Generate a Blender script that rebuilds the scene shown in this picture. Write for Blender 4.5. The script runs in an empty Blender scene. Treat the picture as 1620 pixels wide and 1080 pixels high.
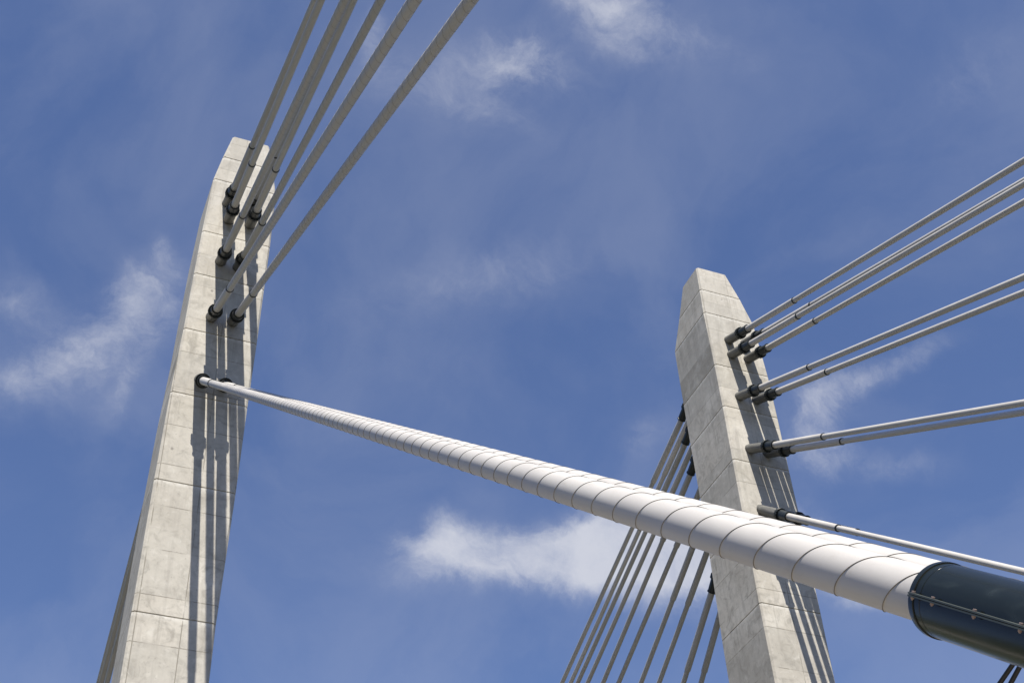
import bpy, bmesh, math, random
from mathutils import Vector, Matrix, Quaternion
random.seed(7)
R = math.radians
scene = bpy.context.scene
C = scene.collection

GROUND = -9.0
# ------------------------------------------------------------------ camera
EYE = Vector((0.0, 0.0, 1.6))                      # standing on the outer walkway of the deck
cam_d = bpy.data.cameras.new("camera"); cam = bpy.data.objects.new("camera", cam_d); C.objects.link(cam)
cr = Vector((0.927446, -0.371831, -0.039825)); cu = Vector((-0.221704, -0.632478, 0.742172)); cf = Vector((0.301151, 0.679495, 0.669025))
cam.matrix_world = Matrix(((cr.x, cu.x, -cf.x, EYE.x), (cr.y, cu.y, -cf.y, EYE.y), (cr.z, cu.z, -cf.z, EYE.z), (0, 0, 0, 1)))
cam_d.sensor_width = 36; cam_d.lens = 2201.94 / 1620 * 36
cam_d.clip_start = 0.05; cam_d.clip_end = 6000
scene.camera = cam

# ------------------------------------------------------------------ light
SUN_TRAVEL = Vector((0.27, 1.0, -1.80)).normalized()
to_sun = -SUN_TRAVEL
sun_el = math.asin(to_sun.z); sun_az = math.atan2(to_sun.x, to_sun.y)
sd = bpy.data.lights.new("sun", 'SUN'); sd.energy = 5.0; sd.angle = R(0.5); sd.color = (1.0, 0.94, 0.84)
so = bpy.data.objects.new("sun", sd); C.objects.link(so)
so.rotation_euler = SUN_TRAVEL.to_track_quat('-Z', 'Y').to_euler(); so.location = (0, -20, 60)
vs = scene.view_settings
vs.view_transform = 'Standard'; vs.look = 'None'; vs.gamma = 1; vs.exposure = 0.75; vs.use_curve_mapping = False

# ------------------------------------------------------------------ world: sky and clouds
world = bpy.data.worlds.new("World"); scene.world = world; world.use_nodes = True
wt = world.node_tree; wt.nodes.clear()

class NT:
    def __init__(s, t): s.t = t
    def n(s, typ, **kw):
        nd = s.t.nodes.new(typ)
        for k, v in kw.items(): setattr(nd, k, v)
        return nd
    def put(s, sock, v):
        if isinstance(v, bpy.types.NodeSocket): s.t.links.new(v, sock)
        else: sock.default_value = v
    def m(s, op, a, b=None, c=None, clamp=False):
        nd = s.n('ShaderNodeMath', operation=op); nd.use_clamp = clamp
        s.put(nd.inputs[0], a)
        if b is not None: s.put(nd.inputs[1], b)
        if c is not None: s.put(nd.inputs[2], c)
        return nd.outputs[0]
    def v(s, op, a, b=None):
        nd = s.n('ShaderNodeVectorMath', operation=op)
        s.put(nd.inputs[0], a)
        if b is not None: s.put(nd.inputs[1], b)
        return nd.outputs['Value'] if op == 'DOT_PRODUCT' else nd.outputs['Vector']
    def noise(s, vec, scale, detail=6, rough=0.55, dist=0.0, out=0):
        nd = s.n('ShaderNodeTexNoise'); s.put(nd.inputs['Vector'], vec)
        nd.inputs['Scale'].default_value = scale; nd.inputs['Detail'].default_value = detail
        nd.inputs['Roughness'].default_value = rough; nd.inputs['Distortion'].default_value = dist
        return nd.outputs[out]
    def ramp(s, x, a, b, lo=0.0, hi=1.0, smooth=True):
        nd = s.n('ShaderNodeMapRange'); nd.interpolation_type = 'SMOOTHSTEP' if smooth else 'LINEAR'
        s.put(nd.inputs[0], x)
        for i, q in enumerate((a, b, lo, hi)): s.put(nd.inputs[i + 1], q)
        return nd.outputs[0]
    def mix(s, f, a, b, blend='MIX'):
        nd = s.n('ShaderNodeMix', data_type='RGBA', blend_type=blend)
        s.put(nd.inputs[0], f); s.put(nd.inputs[6], a); s.put(nd.inputs[7], b)
        return nd.outputs[2]
    def mapping(s, vec, scale):
        nd = s.n('ShaderNodeMapping'); s.put(nd.inputs[0], vec); nd.inputs['Scale'].default_value = scale
        return nd.outputs[0]

# cloud banks as patches of real sky directions: (centre, long axis / size, short axis / size, density)
CLOUDS = [
((0.3692, 0.7543, 0.5429),(9.663, -4.412, -0.529),(9.2, 26.3, -43.3),1.2),
((0.2899, 0.7781, 0.5573),(43.019, -4.181, -16.914),(-15.757, 41.043, -49.638),0.85),
((0.3914, 0.7362, 0.5521),(24.576, -16.275, 4.037),(18.2, 18.5, -38.0),0.95),
((0.4426, 0.7167, 0.5389),(18.073, -9.599, -2.244),(5.4, 18.0, -29),1.25),
((0.2627, 0.7886, 0.556),(53.049, -6.829, -15.829),(-17.438, 67.853, -88.89),0.45),
((0.3125, 0.7819, 0.5394),(35.288, -9.125, -7.526),(-4.13, 80.992, -116.169),0.5),
((0.0340, 0.7500, 0.6606),(8.89, -7.168, 7.8),(31, 17.6, -22),0.42),
((0.0482, 0.7295, 0.6822),(42, -25, 23.5),(23.17, 19.863, -23.12),0.42),
((-0.0092, 0.7765, 0.63),(15.5, -5.2, 6.6),(22, 27, -33.5),0.30),
((-0.0324, 0.7454, 0.6659),(34.346, -4.717, 6.739),(10.331, 30.477, -33.913),0.3),
((0.0503, 0.7758, 0.629),(10.938, -23.849, 28.273),(100.49, 17.027, -29.766),0.35),
((0.054, 0.7073, 0.7048),(66.719, -68.732, 63.157),(61.313, 30.519, -35.796),0.3),
((0.3073, 0.4952, 0.8126),(20.5, -1.2, -7.1),(-6.0, 42, -24),0.38),
((0.2575, 0.5382, 0.8025),(22.5, -3.0, -5.3),(-1.7, 48, -32),0.58),
((0.3556, 0.4812, 0.8012),(14.126, -2.338, -4.948),(-1.347, 44.569, -26.446),0.3),
((0.2204, 0.5733, 0.7892),(12.852, -1.06, -2.894),(-2.926, 30.677, -21.679),0.33),
((0.2974, 0.488, 0.8206),(29.563, -13.159, -3.062),(43.466, 111.57, -82.872),0.5),
((0.1603, 0.5557, 0.8158),(124.182, -24.054, -8.695),(4.173, 37.501, -26.611),0.3),
((0.507, 0.6037, 0.6152),(21.794, -24.046, 5.401),(31.831, 20.359, -46.637),0.48),
((0.545, 0.5643, 0.6201),(15.786, -20.396, 4.505),(64.432, 35.19, -89.457),0.42),
((0.5062, 0.628, 0.591),(38.772, -24.081, -7.96),(6.954, 22.163, -29.789),0.42),
((0.5471, 0.6094, 0.5738),(16.358, -9.83, -5.302),(9.348, 55.142, -68.15),0.32),
((0.5074, 0.6603, 0.5537),(33.094, -11.544, -16.863),(-11.588, 60.303, -61.987),0.4),
((0.5481, 0.6725, 0.4973),(22.249, -10.973, -9.907),(-8.717, 72.942, -90.036),0.5),
((0.5276, 0.4038, 0.7473),(10.469, -16.401, 1.369),(25.761, 14.21, -26.089),0.25),
((0.2697, 0.6584, 0.7027),(7.321, -4.154, 1.027),(15.527, 21.012, -25.881),0.28),
((0.402, 0.6824, 0.6105),(20.511, -26.423, 15.761),(53.866, 12.404, -49.877),0.3),
((0.4063, 0.7101, 0.5751),(39.923, -19.704, -4.224),(19.655, 61.986, -91.288),0.2),
((0.1219, 0.6136, 0.7802),(15.232, -9.811, 5.23),(32.318, 34.661, -32.628),0.15),
]
W = NT(wt)
sky = W.n('ShaderNodeTexSky', sky_type='NISHITA', sun_disc=False)
sky.sun_elevation = sun_el; sky.sun_rotation = sun_az; sky.altitude = 0
sky.air_density = 1.0; sky.dust_density = 0.15; sky.ozone_density = 1.3
dirv = W.n('ShaderNodeTexCoord').outputs['Generated']
warpc = W.noise(dirv, 11, 8, 0.62, 0.0, out=1)
warp = W.v('MULTIPLY', W.v('SUBTRACT', warpc, (0.5, 0.5, 0.5)), (0.05, 0.05, 0.05))
wdir = W.v('ADD', dirv, warp)
dens = None
for c, a, b, s in CLOUDS:
    d = W.v('SUBTRACT', wdir, c)
    u = W.v('DOT_PRODUCT', d, a); w_ = W.v('DOT_PRODUCT', d, b)
    q = W.m('ADD', W.m('MULTIPLY', u, u), W.m('MULTIPLY', w_, w_))
    g = W.m('MULTIPLY', W.m('EXPONENT', W.m('MULTIPLY', q, -0.9)), s)
    dens = g if dens is None else W.m('ADD', dens, g)
dens = W.m('MINIMUM', dens, 1.15)
fb = W.noise(W.mapping(wdir, (0.8, 1.3, 1.0)), 23, 12, 0.68, 0.35)
fb2 = W.noise(W.v('ADD', W.mapping(wdir, (2.2, 1.0, 2.6)), (3.1, 0.4, 7.7)), 2.6, 7, 0.55, 0.5)
val = W.m('ADD', dens, W.m('MULTIPLY', W.m('SUBTRACT', fb, 0.5), W.m('MULTIPLY', W.ramp(dens, 0.02, 0.5), 1.7)))
alpha = W.m('MULTIPLY', W.ramp(val, 0.02, 1.45), 0.90)
veil = W.m('MULTIPLY', W.ramp(fb2, 0.36, 0.72), 0.12)
alpha = W.m('MAXIMUM', W.m('ADD', alpha, W.m('MULTIPLY', veil, W.m('SUBTRACT', 1.0, alpha))), 0.0, clamp=True)
tint = W.mix(1.0, sky.outputs[0], (1.13, 1.17, 1.45, 1), 'MULTIPLY')
cloudcol = (6.9, 7.1, 7.9, 1)
skyc = W.mix(alpha, tint, cloudcol)
bg = W.n('ShaderNodeBackground'); W.put(bg.inputs[0], skyc); bg.inputs[1].default_value = 0.057
wo = W.n('ShaderNodeOutputWorld'); wt.links.new(bg.outputs[0], wo.inputs[0])

# ------------------------------------------------------------------ materials
def newmat(name):
    m = bpy.data.materials.new(name); m.use_nodes = True
    t = m.node_tree; t.nodes.clear(); N = NT(t)
    p = N.n('ShaderNodeBsdfPrincipled'); o = N.n('ShaderNodeOutputMaterial'); t.links.new(p.outputs[0], o.inputs[0])
    return m, N, p
def bump(N, p, h, strength, dist):
    b = N.n('ShaderNodeBump'); b.inputs['Strength'].default_value = strength; b.inputs['Distance'].default_value = dist
    N.put(b.inputs['Height'], h); N.t.links.new(b.outputs[0], p.inputs['Normal'])

def concrete():
    m, N, p = newmat("tower concrete")
    oc = N.n('ShaderNodeTexCoord').outputs['Object']
    sep = N.n('ShaderNodeSeparateXYZ'); N.put(sep.inputs[0], oc)
    x, y, z = sep.outputs
    low = N.ramp(z, 45, 30, 0.0, 1.0)                       # the lower lifts are more weathered
    n1 = N.noise(oc, 0.55, 6, 0.6, 0.4)
    n2 = N.noise(oc, 1.9, 9, 0.65, 1.2)
    n3 = N.noise(N.mapping(oc, (4.5, 4.5, 0.35)), 1.0, 6, 0.6, 0.3)
    n4 = N.noise(oc, 9, 6, 0.7)
    col = N.mix(N.ramp(n1, 0.3, 0.7), (0.455, 0.424, 0.37, 1), (0.56, 0.532, 0.475, 1))
    col = N.mix(N.m('MULTIPLY', N.ramp(n2, 0.50, 0.68), N.ramp(low, 0, 1, 0.40, 0.62, False)), col, (0.25, 0.235, 0.205, 1))
    col = N.mix(N.m('MULTIPLY', N.ramp(n3, 0.50, 0.72), 0.45), col, (0.27, 0.25, 0.22, 1))
    col = N.mix(N.m('MULTIPLY', N.ramp(n2, 0.44, 0.28), 0.5), col, (0.61, 0.585, 0.53, 1))   # pale lime bloom
    col = N.mix(N.m('MULTIPLY', N.ramp(n4, 0.45, 0.75), 0.28), col, (0.27, 0.26, 0.235, 1))
    # formwork: sheets each of a slightly different value
    def cell(v, w, off=0.0):
        a = N.m('DIVIDE', N.m('ADD', v, off), w); f = N.m('FLOOR', a); return f, N.m('SUBTRACT', a, f)
    fz, rz = cell(z, 1.22, 0.35); fx, rx = cell(x, 1.03, 0.98)
    cv = N.n('ShaderNodeCombineXYZ'); N.put(cv.inputs[0], fx); N.put(cv.inputs[2], fz)
    wn = N.n('ShaderNodeTexWhiteNoise'); N.put(wn.inputs[0], cv.outputs[0])
    col = N.mix(N.m('MULTIPLY', wn.outputs[0], 0.42), col, (0.32, 0.31, 0.28, 1))
    def line(r, half):
        return N.m('LESS_THAN', N.m('MINIMUM', r, N.m('SUBTRACT', 1.0, r)), half)
    lm = N.m('MAXIMUM', line(rz, 0.010), line(rx, 0.012))
    lm = N.m('MULTIPLY', lm, N.m('MULTIPLY', N.ramp(N.noise(oc, 1.3, 4, 0.6), 0.34, 0.54), N.ramp(low, 0, 1, 0.35, 0.8, False)))
    col = N.mix(lm, col, (0.20, 0.185, 0.155, 1))
    # weathering at the construction joints: a pale bloom just below, rain streaks further down
    bloom = None; streak = None
    for jz in (32.287, 31.241, 28.998, 27.304, 25.242, 23.041, 20.29, 16.64):
        dzj = N.m('SUBTRACT', jz + 1.6 - GROUND, z)
        b1 = N.m('MULTIPLY', N.ramp(dzj, 0.0, 0.02), N.ramp(dzj, 0.16, 0.03))
        s1 = N.m('MULTIPLY', N.ramp(dzj, -0.01, 0.03), N.ramp(dzj, 1.5, 0.1))
        bloom = b1 if bloom is None else N.m('MAXIMUM', bloom, b1)
        streak = s1 if streak is None else N.m('MAXIMUM', streak, s1)
    vs1 = N.noise(N.mapping(oc, (7.0, 7.0, 0.25)), 1.0, 5, 0.65, 0.4)
    vs2 = N.noise(N.mapping(oc, (2.4, 2.4, 0.12)), 1.0, 3, 0.5, 0.0)
    sk = N.m('MULTIPLY', streak, N.m('MULTIPLY', N.ramp(vs1, 0.46, 0.66), N.ramp(vs2, 0.40, 0.62)))
    col = N.mix(N.m('MULTIPLY', sk, 0.55), col, (0.235, 0.22, 0.19, 1))
    col = N.mix(N.m('MULTIPLY', bloom, N.m('MULTIPLY', N.ramp(n4, 0.35, 0.6), 0.7)), col, (0.66, 0.64, 0.59, 1))
    n5 = N.noise(oc, 3.6, 8, 0.62, 0.6)
    col = N.mix(N.m('MULTIPLY', N.ramp(n5, 0.50, 0.70), N.ramp(low, 0, 1, 0.25, 0.42, False)), col, (0.27, 0.255, 0.225, 1))
    col = N.mix(N.m('MULTIPLY', N.ramp(n5, 0.45, 0.30), 0.35), col, (0.62, 0.60, 0.55, 1))
    # tie holes and blow holes
    vor = N.n('ShaderNodeTexVoronoi'); N.put(vor.inputs['Vector'], N.mapping(oc, (1.0, 1.0, 0.8))); vor.inputs['Scale'].default_value = 1.15
    col = N.mix(N.m('MULTIPLY', N.m('LESS_THAN', vor.outputs[0], 0.045), 0.55), col, (0.14, 0.13, 0.12, 1))
    vor2 = N.n('ShaderNodeTexVoronoi'); N.put(vor2.inputs['Vector'], oc); vor2.inputs['Scale'].default_value = 6
    col = N.mix(N.m('MULTIPLY', N.m('LESS_THAN', vor2.outputs[0], 0.10), 0.35), col, (0.22, 0.21, 0.19, 1))
    N.put(p.inputs['Base Color'], col); p.inputs['Roughness'].default_value = 0.88
    p.inputs['Specular IOR Level'].default_value = 0.25
    h = N.m('ADD', N.m('MULTIPLY', n4, 0.5), N.m('ADD', N.m('MULTIPLY', n2, 0.8), N.m('MULTIPLY', lm, -1.0)))
    bump(N, p, h, 0.35, 0.012)
    return m

def pipe_mat(name, c1, c2, rough=0.42, dirt=0.25):
    m, N, p = newmat(name)
    oc = N.n('ShaderNodeTexCoord').outputs['Object']
    n1 = N.noise(N.mapping(oc, (1, 1, 0.35)), 3.0, 7, 0.6, 0.4)
    n2 = N.noise(N.mapping(oc, (1, 1, 0.12)), 9, 5, 0.6)
    col = N.mix(N.ramp(n1, 0.3, 0.72), c1, c2)
    col = N.mix(N.m('MULTIPLY', N.ramp(n2, 0.52, 0.75), dirt), col, (0.36, 0.33, 0.28, 1))
    n3 = N.noise(N.mapping(oc, (1.6, 1.6, 0.5)), 4.5, 8, 0.68, 0.8)
    n4 = N.noise(N.mapping(oc, (14, 14, 0.5)), 1.0, 4, 0.6, 0.2)
    col = N.mix(N.m('MULTIPLY', N.ramp(n3, 0.54, 0.72), dirt * 2.2), col, (0.27, 0.25, 0.215, 1))
    col = N.mix(N.m('MULTIPLY', N.ramp(n4, 0.52, 0.70), dirt * 1.4), col, (0.30, 0.28, 0.25, 1))
    N.put(p.inputs['Base Color'], col)
    N.put(p.inputs['Roughness'], N.ramp(n1, 0.3, 0.7, rough, rough + 0.16))
    return m

def dark_mat(name, c, rough, coat=0.0, smudge=0.35):
    m, N, p = newmat(name)
    oc = N.n('ShaderNodeTexCoord').outputs['Object']
    n1 = N.noise(N.mapping(oc, (2.0, 2.0, 1.1)), 3.2, 5, 0.6, 0.5)
    n2 = N.noise(oc, 30, 4, 0.6)
    dust = tuple(min(1, q * 2.2 + 0.006) for q in c)
    col = N.mix(N.m('MULTIPLY', N.ramp(n1, 0.5, 0.75), smudge), (*c, 1), (*dust, 1))
    N.put(p.inputs['Base Color'], col)
    N.put(p.inputs['Roughness'], N.m('ADD', N.ramp(n1, 0.35, 0.75, rough, rough + 0.10), N.m('MULTIPLY', n2, 0.05)))
    p.inputs['Coat Weight'].default_value = coat; p.inputs['Coat Roughness'].default_value = 0.12
    bump(N, p, n1, 0.12, 0.004)
    return m

M_CONC = concrete()
M_WHITE = pipe_mat("white polyethylene", (0.40, 0.388, 0.37, 1), (0.44, 0.43, 0.412, 1), 0.45, 0.08)
M_BIG = pipe_mat("clean white polyethylene", (0.435, 0.42, 0.402, 1), (0.475, 0.462, 0.443, 1), 0.42, 0.10)
M_SLEEVE = pipe_mat("white sleeve", (0.42, 0.405, 0.385, 1), (0.47, 0.455, 0.435, 1), 0.45, 0.10)
M_GUIDE = pipe_mat("grey painted steel", (0.075, 0.077, 0.073, 1), (0.115, 0.115, 0.108, 1), 0.5, 0.25)
M_RIB = pipe_mat("spiral fillet", (0.17, 0.158, 0.142, 1), (0.23, 0.215, 0.195, 1), 0.6, 0.2)
M_BLACK = dark_mat("black rubber", (0.012, 0.017, 0.019), 0.38)
M_BOOT = dark_mat("glossy black shell", (0.0095, 0.0135, 0.0135), 0.17, 0.0, 0.7)
M_LIP = dark_mat("dusty sunlit shell lip", (0.035, 0.045, 0.042), 0.45)  # dust plus the sun's highlight on the lip, both put into the colour
M_BOLT = pipe_mat("weathered bolt", (0.30, 0.21, 0.18, 1), (0.46, 0.38, 0.35, 1), 0.5, 0.35)
M_BOOT.node_tree.nodes['Principled BSDF'].inputs['Specular IOR Level'].default_value = 0.36
M_ROD = dark_mat("black coated rod", (0.010, 0.010, 0.012), 0.4)

def simple(name, c1, c2, scale, rough, bs=0.3):
    m, N, p = newmat(name)
    oc = N.n('ShaderNodeTexCoord').outputs['Object']
    n1 = N.noise(oc, scale, 8, 0.65); n2 = N.noise(oc, scale * 30, 4, 0.6)
    N.put(p.inputs['Base Color'], N.mix(N.ramp(N.m('ADD', N.m('MULTIPLY', n1, 0.7), N.m('MULTIPLY', n2, 0.3)), 0.35, 0.65), c1, c2))
    p.inputs['Roughness'].default_value = rough
    bump(N, p, n2, bs, 0.01)
    return m
M_WALK = simple("walkway concrete", (0.27, 0.232, 0.185, 1), (0.34, 0.295, 0.235, 1), 0.6, 0.9)
M_ASPH = simple("asphalt", (0.045, 0.045, 0.045, 1), (0.075, 0.073, 0.07, 1), 0.8, 0.9)
M_PAINT = simple("road paint", (0.62, 0.62, 0.60, 1), (0.75, 0.75, 0.73, 1), 4, 0.7)
M_GROUND = simple("grass and earth", (0.030, 0.036, 0.022, 1), (0.055, 0.052, 0.035, 1), 0.05, 0.95)
M_BLOCKER_HILL = simple("added wooded hillside", (0.030, 0.042, 0.018, 1), (0.060, 0.065, 0.030, 1), 0.03, 0.95)
M_RAIL = pipe_mat("galvanised steel", (0.38, 0.39, 0.40, 1), (0.48, 0.49, 0.50, 1), 0.4, 0.15)

# ------------------------------------------------------------------ mesh helpers
def finish(bm, name, mats, parent=None, smooth=None, loc=(0, 0, 0)):
    me = bpy.data.meshes.new(name); bm.to_mesh(me); bm.free()
    for m in (mats if isinstance(mats, (list, tuple)) else [mats]): me.materials.append(m)
    if smooth is not None:
        try: me.set_sharp_from_angle(angle=R(smooth))
        except Exception: pass
        for f in me.polygons: f.use_smooth = True
    o = bpy.data.objects.new(name, me); o.location = loc; C.objects.link(o)
    if parent: o.parent = parent
    return o
def box(bm, a, b, mi=0):
    vs_ = [bm.verts.new((x, y, z)) for x in (a[0], b[0]) for y in (a[1], b[1]) for z in (a[2], b[2])]
    for q in ((0, 1, 3, 2), (4, 6, 7, 5), (0, 4, 5, 1), (2, 3, 7, 6), (0, 2, 6, 4), (1, 5, 7, 3)):
        f = bm.faces.new([vs_[i] for i in q]); f.material_index = mi
def lathe(bm, prof, seg=32, mi=0, cap=True, off=(0, 0)):
    """prof: (radius, z) down the local Z axis"""
    rings = []
    for r, z in prof:
        rings.append([bm.verts.new((off[0] + r * math.cos(2 * math.pi * i / seg), off[1] + r * math.sin(2 * math.pi * i / seg), z)) for i in range(seg)])
    for a, b in zip(rings, rings[1:]):
        for i in range(seg):
            j = (i + 1) % seg
            f = bm.faces.new((a[i], a[j], b[j], b[i])); f.material_index = mi
    if cap:
        f = bm.faces.new(list(reversed(rings[0]))); f.material_index = mi
        f = bm.faces.new(rings[-1]); f.material_index = mi
def helix(bm, r, z0, z1, lead, start, seg, w, h, mi=1):
    """raised fillet winding round a pipe of radius r"""
    n = int((z1 - z0) / lead * seg); prev = None
    for i in range(n + 1):
        t = z0 + lead * i / seg; ph = start + 2 * math.pi * i / seg
        ux, uy = -math.cos(ph), math.sin(ph)
        rr = (r - 0.002, r + h, r + h, r - 0.002); zz = (t - w / 2, t - w * 0.28, t + w * 0.28, t + w / 2)
        ring = [bm.verts.new((ux * a, uy * a, b)) for a, b in zip(rr, zz)]
        if prev:
            for k in range(3):
                f = bm.faces.new((prev[k], ring[k], ring[k + 1], prev[k + 1])); f.material_index = mi
        prev = ring

def tag(o, label, cat, group=None):
    o["label"] = label; o["category"] = cat
    if group: o["group"] = group
def struct(o): o["kind"] = "structure"; return o

# ------------------------------------------------------------------ towers
ZK = [33.306, 32.287, 31.241, 28.998, 27.304, 25.242, 23.041, 20.29, 16.64]
IK = [0.024, 0.016, 0.0, 0.063, 0.087, 0.091, 0.104, 0.106, 0.168]
OK = [1.16, 1.552, 1.876, 2.02, 2.047, 2.057, 2.089, 2.089, 2.064]
DK = [1.071, 1.599, 2.178, 2.246, 2.249, 2.193, 2.205, 2.253, 2.301]
SK = [-0.270, -0.082, 0.065, 0.123, 0.113, 0.082, 0.037, -0.011, -0.057]
def tower(side, x0, yf, dz, label):
    zs = [z + 1.6 for z in ZK]
    joints = list(range(1, 9))
    low = [12.9, 9.0, 4.6]                                   # lifts below the frame
    zs2 = zs + low + [GROUND - 1]
    n = len(zs2)
    I = IK + [0.18, 0.19, 0.2, 0.22]; O = OK + [2.08, 2.09, 2.1, 2.12]; Dp = DK + [2.33, 2.36, 2.4, 2.45]
    S = ([0] * 13) if side > 0 else SK + [-0.06] * 4
    def at(z, inset):
        for k in range(n - 1):
            if zs2[k] >= z >= zs2[k + 1]:
                f = (zs2[k] - z) / (zs2[k] - zs2[k + 1]); break
        else: k, f = n - 2, 1.0
        L = lambda a: a[k] + (a[k + 1] - a[k]) * f
        i_, o_, d_, s_ = L(I), L(O), L(Dp), L(S)
        i_ += inset; o_ -= inset; y0 = inset; y1 = d_ - inset; c = 0.055
        yo = y1 if side > 0 else y1 * 0.86                   # the left tower's outer flank is a little shallower
        pts = [(i_ + c, y0), (o_ - c, y0), (o_, y0 + c), (o_, yo - c), (o_ - c, yo), (i_ + c, y1), (i_, y1 - c), (i_, y0 + c)]
        pts = [((px * side + s_), py) for px, py in pts]
        return pts if side > 0 else list(reversed(pts))
    rings = []; g = 0.011
    zz = [(zs2[0], 0)]
    for z in zs2[1:-1]: zz += [(z + g + 0.006, 0), (z + g, 0.024), (z - g, 0.024), (z - g - 0.006, 0)]
    zz.append((zs2[-1], 0))
    bm = bmesh.new(); prev = None
    first = None
    for z, ins in zz:
        ring = [bm.verts.new((px, py, z - GROUND)) for px, py in at(z, ins)]
        if prev:
            for k in range(8):
                j = (k + 1) % 8
                bm.faces.new((prev[k], ring[k], ring[j], prev[j]))
        else: first = ring
        prev = ring
    bm.faces.new(first)
    bmesh.ops.recalc_face_normals(bm, faces=bm.faces)
    o = finish(bm, "bridge_tower", M_CONC, loc=(x0, yf, GROUND + dz))
    tag(o, label, "tower", "twin concrete bridge towers")
    return o
LT = tower(-1, 4.933, 28.0, 0.0, "tall pale concrete tower at left, long dark cable shadows running down its front")
RT = tower(1, 19.380, 28.067, -0.221, "concrete tower at right showing its mottled side, crossed by the thick white cable")

# ------------------------------------------------------------------ stay cables
def frame_of(d):
    Z = d.normalized(); X = (Vector((1, 0, 0)) - Z * Z.x).normalized(); Y = Z.cross(X)
    return Matrix((X, Y, Z)).transposed()

HEADS = {}
def head_meshes(fl, bo, sl):
    """shared meshes of the tower end: fl / bo / sl = distances from the concrete to the flange, boot end and sleeve end"""
    key = (fl, bo, sl)
    if key in HEADS: return HEADS[key]
    out = []
    bm = bmesh.new(); lathe(bm, [(0.150, -0.6), (0.150, fl + 0.005)], 40)
    lathe(bm, [(0.150, 0.0), (0.158, 0.0), (0.158, 0.04), (0.150, 0.045)], 40, cap=False)
    out.append(("guide_pipe", finish(bm, "guide_pipe", M_GUIDE, smooth=35).data))
    bm = bmesh.new()
    lathe(bm, [(0.10, fl), (0.189, fl), (0.193, fl + 0.006), (0.193, fl + 0.036), (0.189, fl + 0.042), (0.16, fl + 0.042), (0.16, fl + 0.052), (0.189, fl + 0.052), (0.193, fl + 0.058), (0.193, fl + 0.088), (0.189, fl + 0.094), (0.10, fl + 0.094)], 44)
    for i in range(14):
        a = 2 * math.pi * i / 14; ox, oy = 0.174 * math.cos(a), 0.174 * math.sin(a)
        lathe(bm, [(0.020, fl - 0.026), (0.020, fl + 0.0)], 6, off=(ox, oy)); lathe(bm, [(0.020, fl + 0.093), (0.020, fl + 0.118), (0.011, fl + 0.119), (0.011, fl + 0.132)], 6, off=(ox, oy))
    out.append(("flange", finish(bm, "flange", M_BLACK, smooth=35).data))
    bm = bmesh.new()
    lathe(bm, [(0.146, fl + 0.09), (0.146, fl + 0.16), (0.133, bo - 0.06), (0.131, bo - 0.045), (0.143, bo - 0.04), (0.145, bo - 0.02), (0.143, bo), (0.112, bo + 0.004), (0.09, bo - 0.05)], 40)
    out.append(("upper_boot", finish(bm, "upper_boot", M_BLACK, smooth=35).data))
    bm = bmesh.new(); lathe(bm, [(0.099, fl + 0.2), (0.099, sl - 0.02), (0.096, sl)], 40)
    out.append(("sleeve", finish(bm, "sleeve", M_SLEEVE, smooth=35).data))
    bm = bmesh.new(); lathe(bm, [(0.080, sl - 0.032), (0.1015, sl - 0.032), (0.1025, sl - 0.025), (0.1025, sl + 0.004), (0.101, sl + 0.010), (0.080, sl + 0.012)], 40)
    out.append(("clamp_ring", finish(bm, "clamp_ring", M_BLACK, smooth=35).data))
    for nm, me in out:
        for o in [o for o in C.objects if o.data == me]: bpy.data.objects.remove(o)
    HEADS[key] = out
    return out

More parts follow.
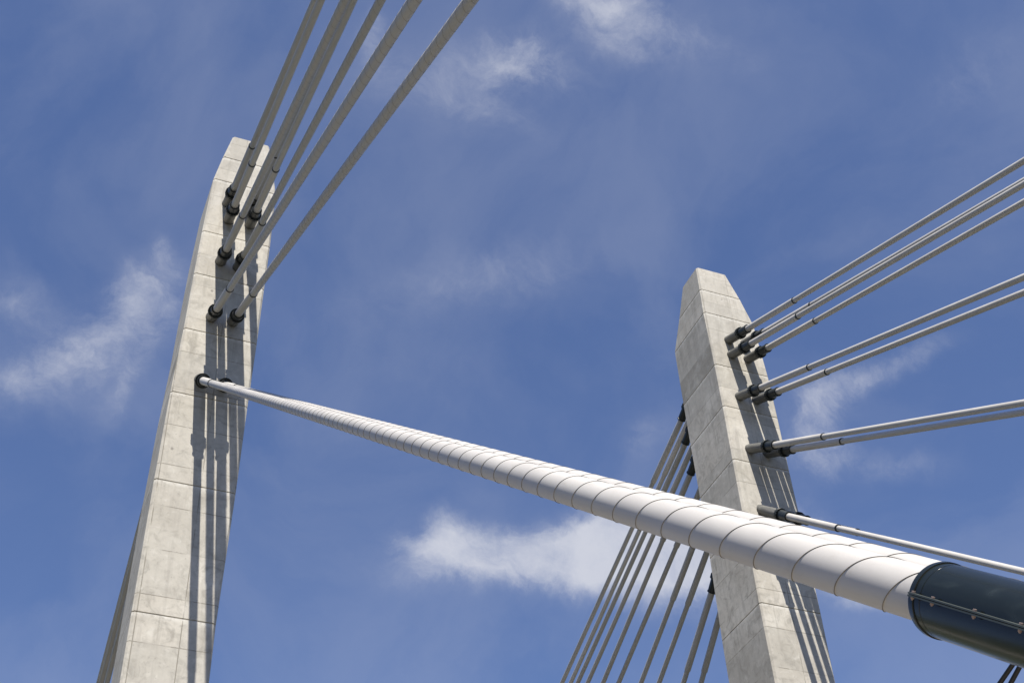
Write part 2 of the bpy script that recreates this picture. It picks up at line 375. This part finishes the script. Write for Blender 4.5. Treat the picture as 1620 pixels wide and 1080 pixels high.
NEAR = {}
def deck_end(root, L, rs, boot_r, boot_len, pipe_r, detail):
    """deck end of a stay: L = length at which the axis meets the deck; boot starts boot_len + pipe before it"""
    p0 = L - 2.0 - boot_len; p1 = p0 + boot_len
    bm = bmesh.new(); r = boot_r; sg = 96 if detail else 40
    lathe(bm, [(rs - 0.004, p0 - 0.012), (r - 0.012, p0 - 0.012), (r - 0.004, p0 - 0.010), (r + 0.002, p0 - 0.004), (r + 0.0035, p0 + 0.002), (r + 0.0035, p0 + 0.020), (r, p0 + 0.021), (r, p0 + 0.050), (r - 0.0012, p0 + 0.051),
               (r - 0.0012, p0 + 0.054), (r, p0 + 0.055), (r, p1 - 0.03), (r + 0.004, p1 - 0.026), (r + 0.004, p1), (rs, p1)], sg)
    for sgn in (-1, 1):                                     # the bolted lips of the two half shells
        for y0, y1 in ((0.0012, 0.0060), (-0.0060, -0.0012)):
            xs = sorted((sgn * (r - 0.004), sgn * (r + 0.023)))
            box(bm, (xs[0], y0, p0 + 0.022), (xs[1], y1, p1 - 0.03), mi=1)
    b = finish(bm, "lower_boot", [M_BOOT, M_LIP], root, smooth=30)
    if detail:
        ts = [0.035, 0.135, 0.335, 0.535, 0.735, 0.935, 1.135, 1.335, 1.535]
        for sgn in (-1, 1):
            for t in ts:
                if t > boot_len - 0.05: continue
                bm = bmesh.new(); cx = sgn * (r + 0.0125)
                # upright bolt through both lips: axis along local Y
                for (ya, yb, rad, sgm) in ((0.0058, 0.0118, 0.0060, 6), (-0.0118, -0.0058, 0.0060, 6), (-0.0155, -0.0115, 0.0032, 8)):
                    ring = []
                    for yy in (ya, yb):
                        ring.append([bm.verts.new((cx + rad * math.cos(2 * math.pi * i / sgm), yy, p0 + t + rad * math.sin(2 * math.pi * i / sgm))) for i in range(sgm)])
                    for i in range(sgm):
                        j = (i + 1) % sgm; bm.faces.new((ring[0][i], ring[1][i], ring[1][j], ring[0][j]))
                    bm.faces.new(ring[0]); bm.faces.new(list(reversed(ring[1])))
                bmesh.ops.recalc_face_normals(bm, faces=bm.faces)
                finish(bm, "bolt", M_BOLT, b)
    bm = bmesh.new(); lathe(bm, [(pipe_r, p1 - 0.02), (pipe_r, L + 0.6)], 40)
    lathe(bm, [(pipe_r + 0.0, p1 + 0.06), (pipe_r + 0.05, p1 + 0.06), (pipe_r + 0.05, p1 + 0.09), (pipe_r, p1 + 0.09)], 40, cap=False)
    finish(bm, "deck_pipe", M_GUIDE, root, smooth=35)
    return p0

COUNT = 0
def cable(A, d, rs, fl, bo, sl, label, group, ribs=True, near=False, boot_len=1.2, ring=True):
    d = d.normalized()
    root = bpy.data.objects.new("stay_cable", None); C.objects.link(root)
    root.matrix_world = Matrix.Translation(A) @ frame_of(d).to_4x4()
    tag(root, label, "stay cable", group)
    root.empty_display_size = 0.3
    for nm, me in head_meshes(fl, bo, sl):
        if nm == 'clamp_ring' and not ring: continue
        o = bpy.data.objects.new(nm, me); C.objects.link(o); o.parent = root
    L = A.z / -d.z
    boot_r = 0.113 if near else 0.105
    p0 = deck_end(root, L, rs, boot_r, boot_len, 0.108 if near else 0.12, near)
    bm = bmesh.new()
    nseg = 96 if near else 32
    nz = 40
    lathe(bm, [(rs, sl - 0.05 + (p0 + 0.05 - sl + 0.05) * i / nz) for i in range(nz + 1)], nseg, cap=False)
    if ribs:
        st = RIBSTART
        for k in (0, math.pi):
            if near:
                # finer toward the deck end where it passes close to the eye
                helix(bm, rs, sl, p0, 0.60, st + k, 64, 0.0040, 0.0027)
            else:
                helix(bm, rs, sl, p0, 0.60, st + k, 20, 0.0045, 0.0025)
    finish(bm, "sheath", [M_BIG if near else M_WHITE, M_RIB], root, smooth=40)
    return root
RIBSTART = 0.0

ORD = ["topmost", "second-highest", "middle", "second-lowest", "lowest"]
# left tower, near side: (anchor x, anchor z, sideways drift, slope)
LF = {'1o': (3.62, 31.91, .010, .410), '1i': (4.28, 31.79, .016, .408), '2o': (3.71, 31.24, .020, .416), '2i': (4.34, 31.26, .020, .414),
      '3o': (3.66, 29.54, .022, .486), '3i': (4.16, 29.47, .018, .486), '4o': (3.63, 27.42, .030, .610), '4i': (4.20, 27.43, .028, .608)}
LFLAB = {
 '1o': "cable from the left tower's topmost anchor, leftmost at the photo's top edge",
 '1i': "cable from the left tower's top right anchor, hidden behind the cables passing over it",
 '2o': "cable second from left at the top edge, just overlapping the leftmost one",
 '2i': "cable from the left tower's second row right anchor, overlapped by one on its left",
 '3o': "cable from the left tower's third row left anchor, passing in front of the upper flanges",
 '3i': "slimmer lone cable midway between the overlapping pairs and the two ribbed cables at the top",
 '4o': "spirally ribbed cable second from right at the top edge, from the left tower",
 '4i': "spirally ribbed cable farthest right of those rising from the left tower to the top edge"}
GLF = "stay cables on the near side of the left tower"
for k, (x, z, dr, s) in LF.items():
    RIBSTART = random.uniform(0, 6.28)
    fl, bo, sl = (0.74, 1.16, 3.93) if k[0] in '123' else (0.86, 1.28, 3.97)
    cable(Vector((x, 28.0, z)), Vector((-dr, -1, -s)), 0.083, fl, bo, sl, LFLAB[k], GLF, ribs=k[0] in '345')
BIG_R = 0.0855
RIBSTART = 2.32
big = cable(Vector((3.57, 28.0, 25.19)), Vector((-0.02879607, -0.76098456, -0.64813061)), BIG_R, 0.92, 1.20, 4.05,
      "thick white spirally ribbed cable crossing the view, ending in a glossy black bolted boot", GLF, near=True, boot_len=3.8)
RIBSTART = 0.6
cable(Vector((4.14, 28.0, 25.20)), Vector((-0.02879607, -0.76098456, -0.64813061)), BIG_R, 0.92, 1.20, 4.05,
      "white cable almost hidden behind the thick white one, only its top edge showing", GLF, near=True, boot_len=3.8)

RF = {'1i': (20.110, 31.568, .0120, .4030), '1o': (20.710, 31.600, .0120, .4090), '2i': (20.110, 30.931, .0140, .4031), '2o': (20.710, 30.923, .0140, .4021),
      '3i': (20.110, 29.195, .0200, .4708), '3o': (20.710, 29.205, .0200, .4737), '4i': (20.110, 27.126, .0300, .5941), '4o': (20.710, 27.114, .0300, .5941),
      '5i': (20.110, 24.890, .0380, .8494), '5o': (20.710, 24.890, .0380, .8494)}
ROW = {'1': "topmost row", '2': "second row", '3': "third row", '4': "fourth row", '5': "lowest row"}
GRF = "stay cables on the near side of the right tower"
for k, (x, z, dr, s) in RF.items():
    RIBSTART = random.uniform(0, 6.28)
    n = k[0]
    lab = {'1i': "uppermost cable running from the right tower to the photo's right edge",
           '1o': "cable just peeking above its close neighbour, second from top at the right edge",
           '2i': "third cable from top at the right edge, overlapping the one above it",
           '2o': "fourth cable from top at the right edge, below the close overlapping pair",
           '3i': "upper cable of the middle pair running from the right tower to the right edge",
           '3o': "lower cable of the middle pair running from the right tower to the right edge",
           '4i': "upper of two close, nearly level cables running right from the right tower",
           '4o': "lower of two close, nearly level cables running right from the right tower",
           '5i': "thin white cable sloping down from the right tower, passing above the glossy black boot",
           '5o': "cable from the right tower's lowest right anchor, hidden behind the downward sloping white one"}[k]
    fl, bo, sl = {'1': (0.72, 1.22, 3.92), '2': (0.74, 1.24, 3.90), '3': (0.80, 1.30, 3.92), '4': (0.95, 1.45, 3.96), '5': (1.04, 1.55, 4.05)}[n]
    cable(Vector((x, 28.067, z)), Vector((dr, -1, -s)), {'4': .080, '5': .075}.get(n, .082), fl, bo, sl, lab, GRF, ribs=False)

RB = {1: (20.110, 31.468, 0.3885), 2: (20.600, 31.938, 0.3994), 3: (20.110, 30.470, 0.4061), 4: (20.600, 30.871, 0.4203), 5: (20.110, 29.259, 0.4767),
      6: (20.600, 29.111, 0.4762), 7: (20.110, 27.179, 0.5745), 8: (20.600, 27.148, 0.6152), 9: (20.110, 24.925, 0.7633), 10: (20.600, 25.084, 0.8753)}
ON = {1: "leftmost of ten cables fanning down behind the right tower, black boot at the concrete edge",
      2: "second from left of ten cables fanning down behind the right tower", 3: "third from left of ten cables fanning down behind the right tower",
      4: "fourth from left of ten cables fanning down behind the right tower", 5: "fifth from left of ten cables behind the right tower, black boot above the thick one",
      6: "sixth from left of ten cables fanning down behind the right tower", 7: "seventh from left of ten cables fanning down behind the right tower",
      8: "eighth from left of ten cables fanning down behind the right tower", 9: "ninth from left of ten cables behind the right tower, black boot below the thick one",
      10: "rightmost and shortest showing of ten cables behind the right tower, touching its concrete edge"}
GRB = "stay cables on the far side of the right tower"
for k, (x, z, s) in RB.items():
    cable(Vector((x, 30.26, z)), Vector((0, 1, -s)), 0.080, 0.86, 1.42, 4.0,
          ON[k],
          GRB, ribs=False, ring=False)
LB = {'1o': (3.62, 31.80, .40), '1i': (4.22, 31.80, .40), '2o': (3.64, 31.17, .41), '2i': (4.24, 31.17, .41), '3o': (3.62, 29.45, .48), '3i': (4.2, 29.45, .48),
      '4o': (3.62, 27.40, .60), '4i': (4.2, 27.40, .60), '5o': (3.62, 25.2, .84), '5i': (4.2, 25.2, .84)}
GLB = "stay cables on the far side of the left tower"
for k, (x, z, s) in LB.items():
    lab = {'1o': "outermost of the dark cables emerging behind the left tower at lower left",
           '2o': "second dark cable in from the outer edge, behind the left tower at lower left",
           '3o': "third dark cable in, beside the concrete behind the left tower at lower left"}.get(k)
    if lab is None:
        lab = "cable hidden behind the left tower, %s of anchors, %s side" % (ROW[k[0]], "left" if k[1] == 'o' else "right")
    cable(Vector((x, 30.22, z)), Vector((0.016, 1, -s)), 0.088, 0.86, 1.42, 4.0, lab, GLB, ribs=False, ring=False)

# ------------------------------------------------------------------ pair of black rods under the near sheath
def rod(P, d, label):
    d = d.normalized(); L = P.z / -d.z
    root = bpy.data.objects.new("tie_rod", None); C.objects.link(root)
    root.matrix_world = Matrix.Translation(P) @ frame_of(d).to_4x4()
    tag(root, label, "tie rod", "black rods below the thick cable")
    bm = bmesh.new(); lathe(bm, [(0.0085, -0.08), (0.0085, L)], 20); finish(bm, "shaft", M_ROD, root, smooth=35)
    bm = bmesh.new(); lathe(bm, [(0.03, L - 0.1), (0.03, L - 0.02), (0.06, L - 0.018), (0.06, L)], 20); finish(bm, "foot", M_ROD, root, smooth=35)
rod(Vector((3.287, 3.230, 3.9395)), Vector((0, 1, -0.32)), "left one of two thin black rods below the glossy black boot at lower right")
rod(Vector((3.302, 3.229, 3.9341)), Vector((0, 1, -0.47)), "right one of two thin black rods below the glossy black boot at lower right")

# ------------------------------------------------------------------ deck and ground (below the frame; they light the undersides)
Y0, Y1 = -110, 170
bm = bmesh.new(); box(bm, (-1500, -1500, GROUND - 0.5), (1500, 1500, GROUND + 0.02)); struct(finish(bm, "ground", M_GROUND))
# unseen wooded valley sides, added all round to block the bright horizon sky
bm = bmesh.new(); rg = random.Random(3); prev = None; NH = 90
prof = [(240, 0.0), (330, 34), (430, 74), (560, 108), (760, 132), (1100, 120), (1450, 90)]
for i in range(NH):
    a = 2 * math.pi * i / NH; w_ = 1 + 0.16 * math.sin(3 * a + 1) + 0.10 * math.sin(7 * a) + rg.uniform(-.04, .04)
    ring = [bm.verts.new((rr * math.sin(a), rr * math.cos(a), GROUND - 1 + hh * w_)) for rr, hh in prof]
    if prev:
        for k in range(len(prof) - 1): bm.faces.new((prev[k], prev[k + 1], ring[k + 1], ring[k]))
    else: first_ring = ring
    prev = ring
for k in range(len(prof) - 1): bm.faces.new((prev[k], prev[k + 1], first_ring[k + 1], first_ring[k]))
bmesh.ops.recalc_face_normals(bm, faces=bm.faces)
struct(finish(bm, "sky_blocking_hills", M_BLOCKER_HILL, smooth=60))
bm = bmesh.new(); box(bm, (-2.4, Y0, -1.2), (26.8, Y1, -0.16)); 
struct(finish(bm, "bridge_deck", M_ASPH))
bm = bmesh.new(); box(bm, (5.6, Y0, -0.16), (18.6, Y1, -0.13)); struct(finish(bm, "road", M_ASPH))
bm = bmesh.new(); box(bm, (-2.4, Y0, -0.16), (5.6, Y1, 0.0)); struct(finish(bm, "walkway", M_WALK))
bm = bmesh.new(); box(bm, (18.6, Y0, -0.16), (26.8, Y1, 0.0)); struct(finish(bm, "far_walkway", M_ASPH))
bm = bmesh.new()
for y in range(int(Y0), int(Y1), 9): box(bm, (12.02, y, -0.13), (12.17, y + 3, -0.126))
box(bm, (6.0, Y0, -0.13), (6.12, Y1, -0.126)); box(bm, (18.08, Y0, -0.13), (18.2, Y1, -0.126))
struct(finish(bm, "road_markings", M_PAINT))
for x, lab in ((-2.25, "low galvanised steel railing along the outer edge of the left walkway"), (26.65, "low galvanised steel railing along the outer edge of the right walkway")):
    root = bpy.data.objects.new("railing", None); C.objects.link(root); root.location = (x, 0, 0); tag(root, lab, "railing", "deck edge railings")
    bm = bmesh.new(); box(bm, (-0.03, -0.03, 0), (0.03, 0.03, 1.05)); p0 = finish(bm, "post", M_RAIL, root, loc=(0, -60, 0))
    for y in range(-58, 61, 2): o = p0.copy(); C.objects.link(o); o.parent = root; o.location = (0, y, 0)
    bm = bmesh.new(); box(bm, (-0.04, -60, 1.05), (0.04, 60, 1.10)); finish(bm, "handrail", M_RAIL, root)
    bm = bmesh.new()
    for z in (0.3, 0.55, 0.8): box(bm, (-0.012, -60, z), (0.012, 60, z + 0.025))
    finish(bm, "rails", M_RAIL, root)
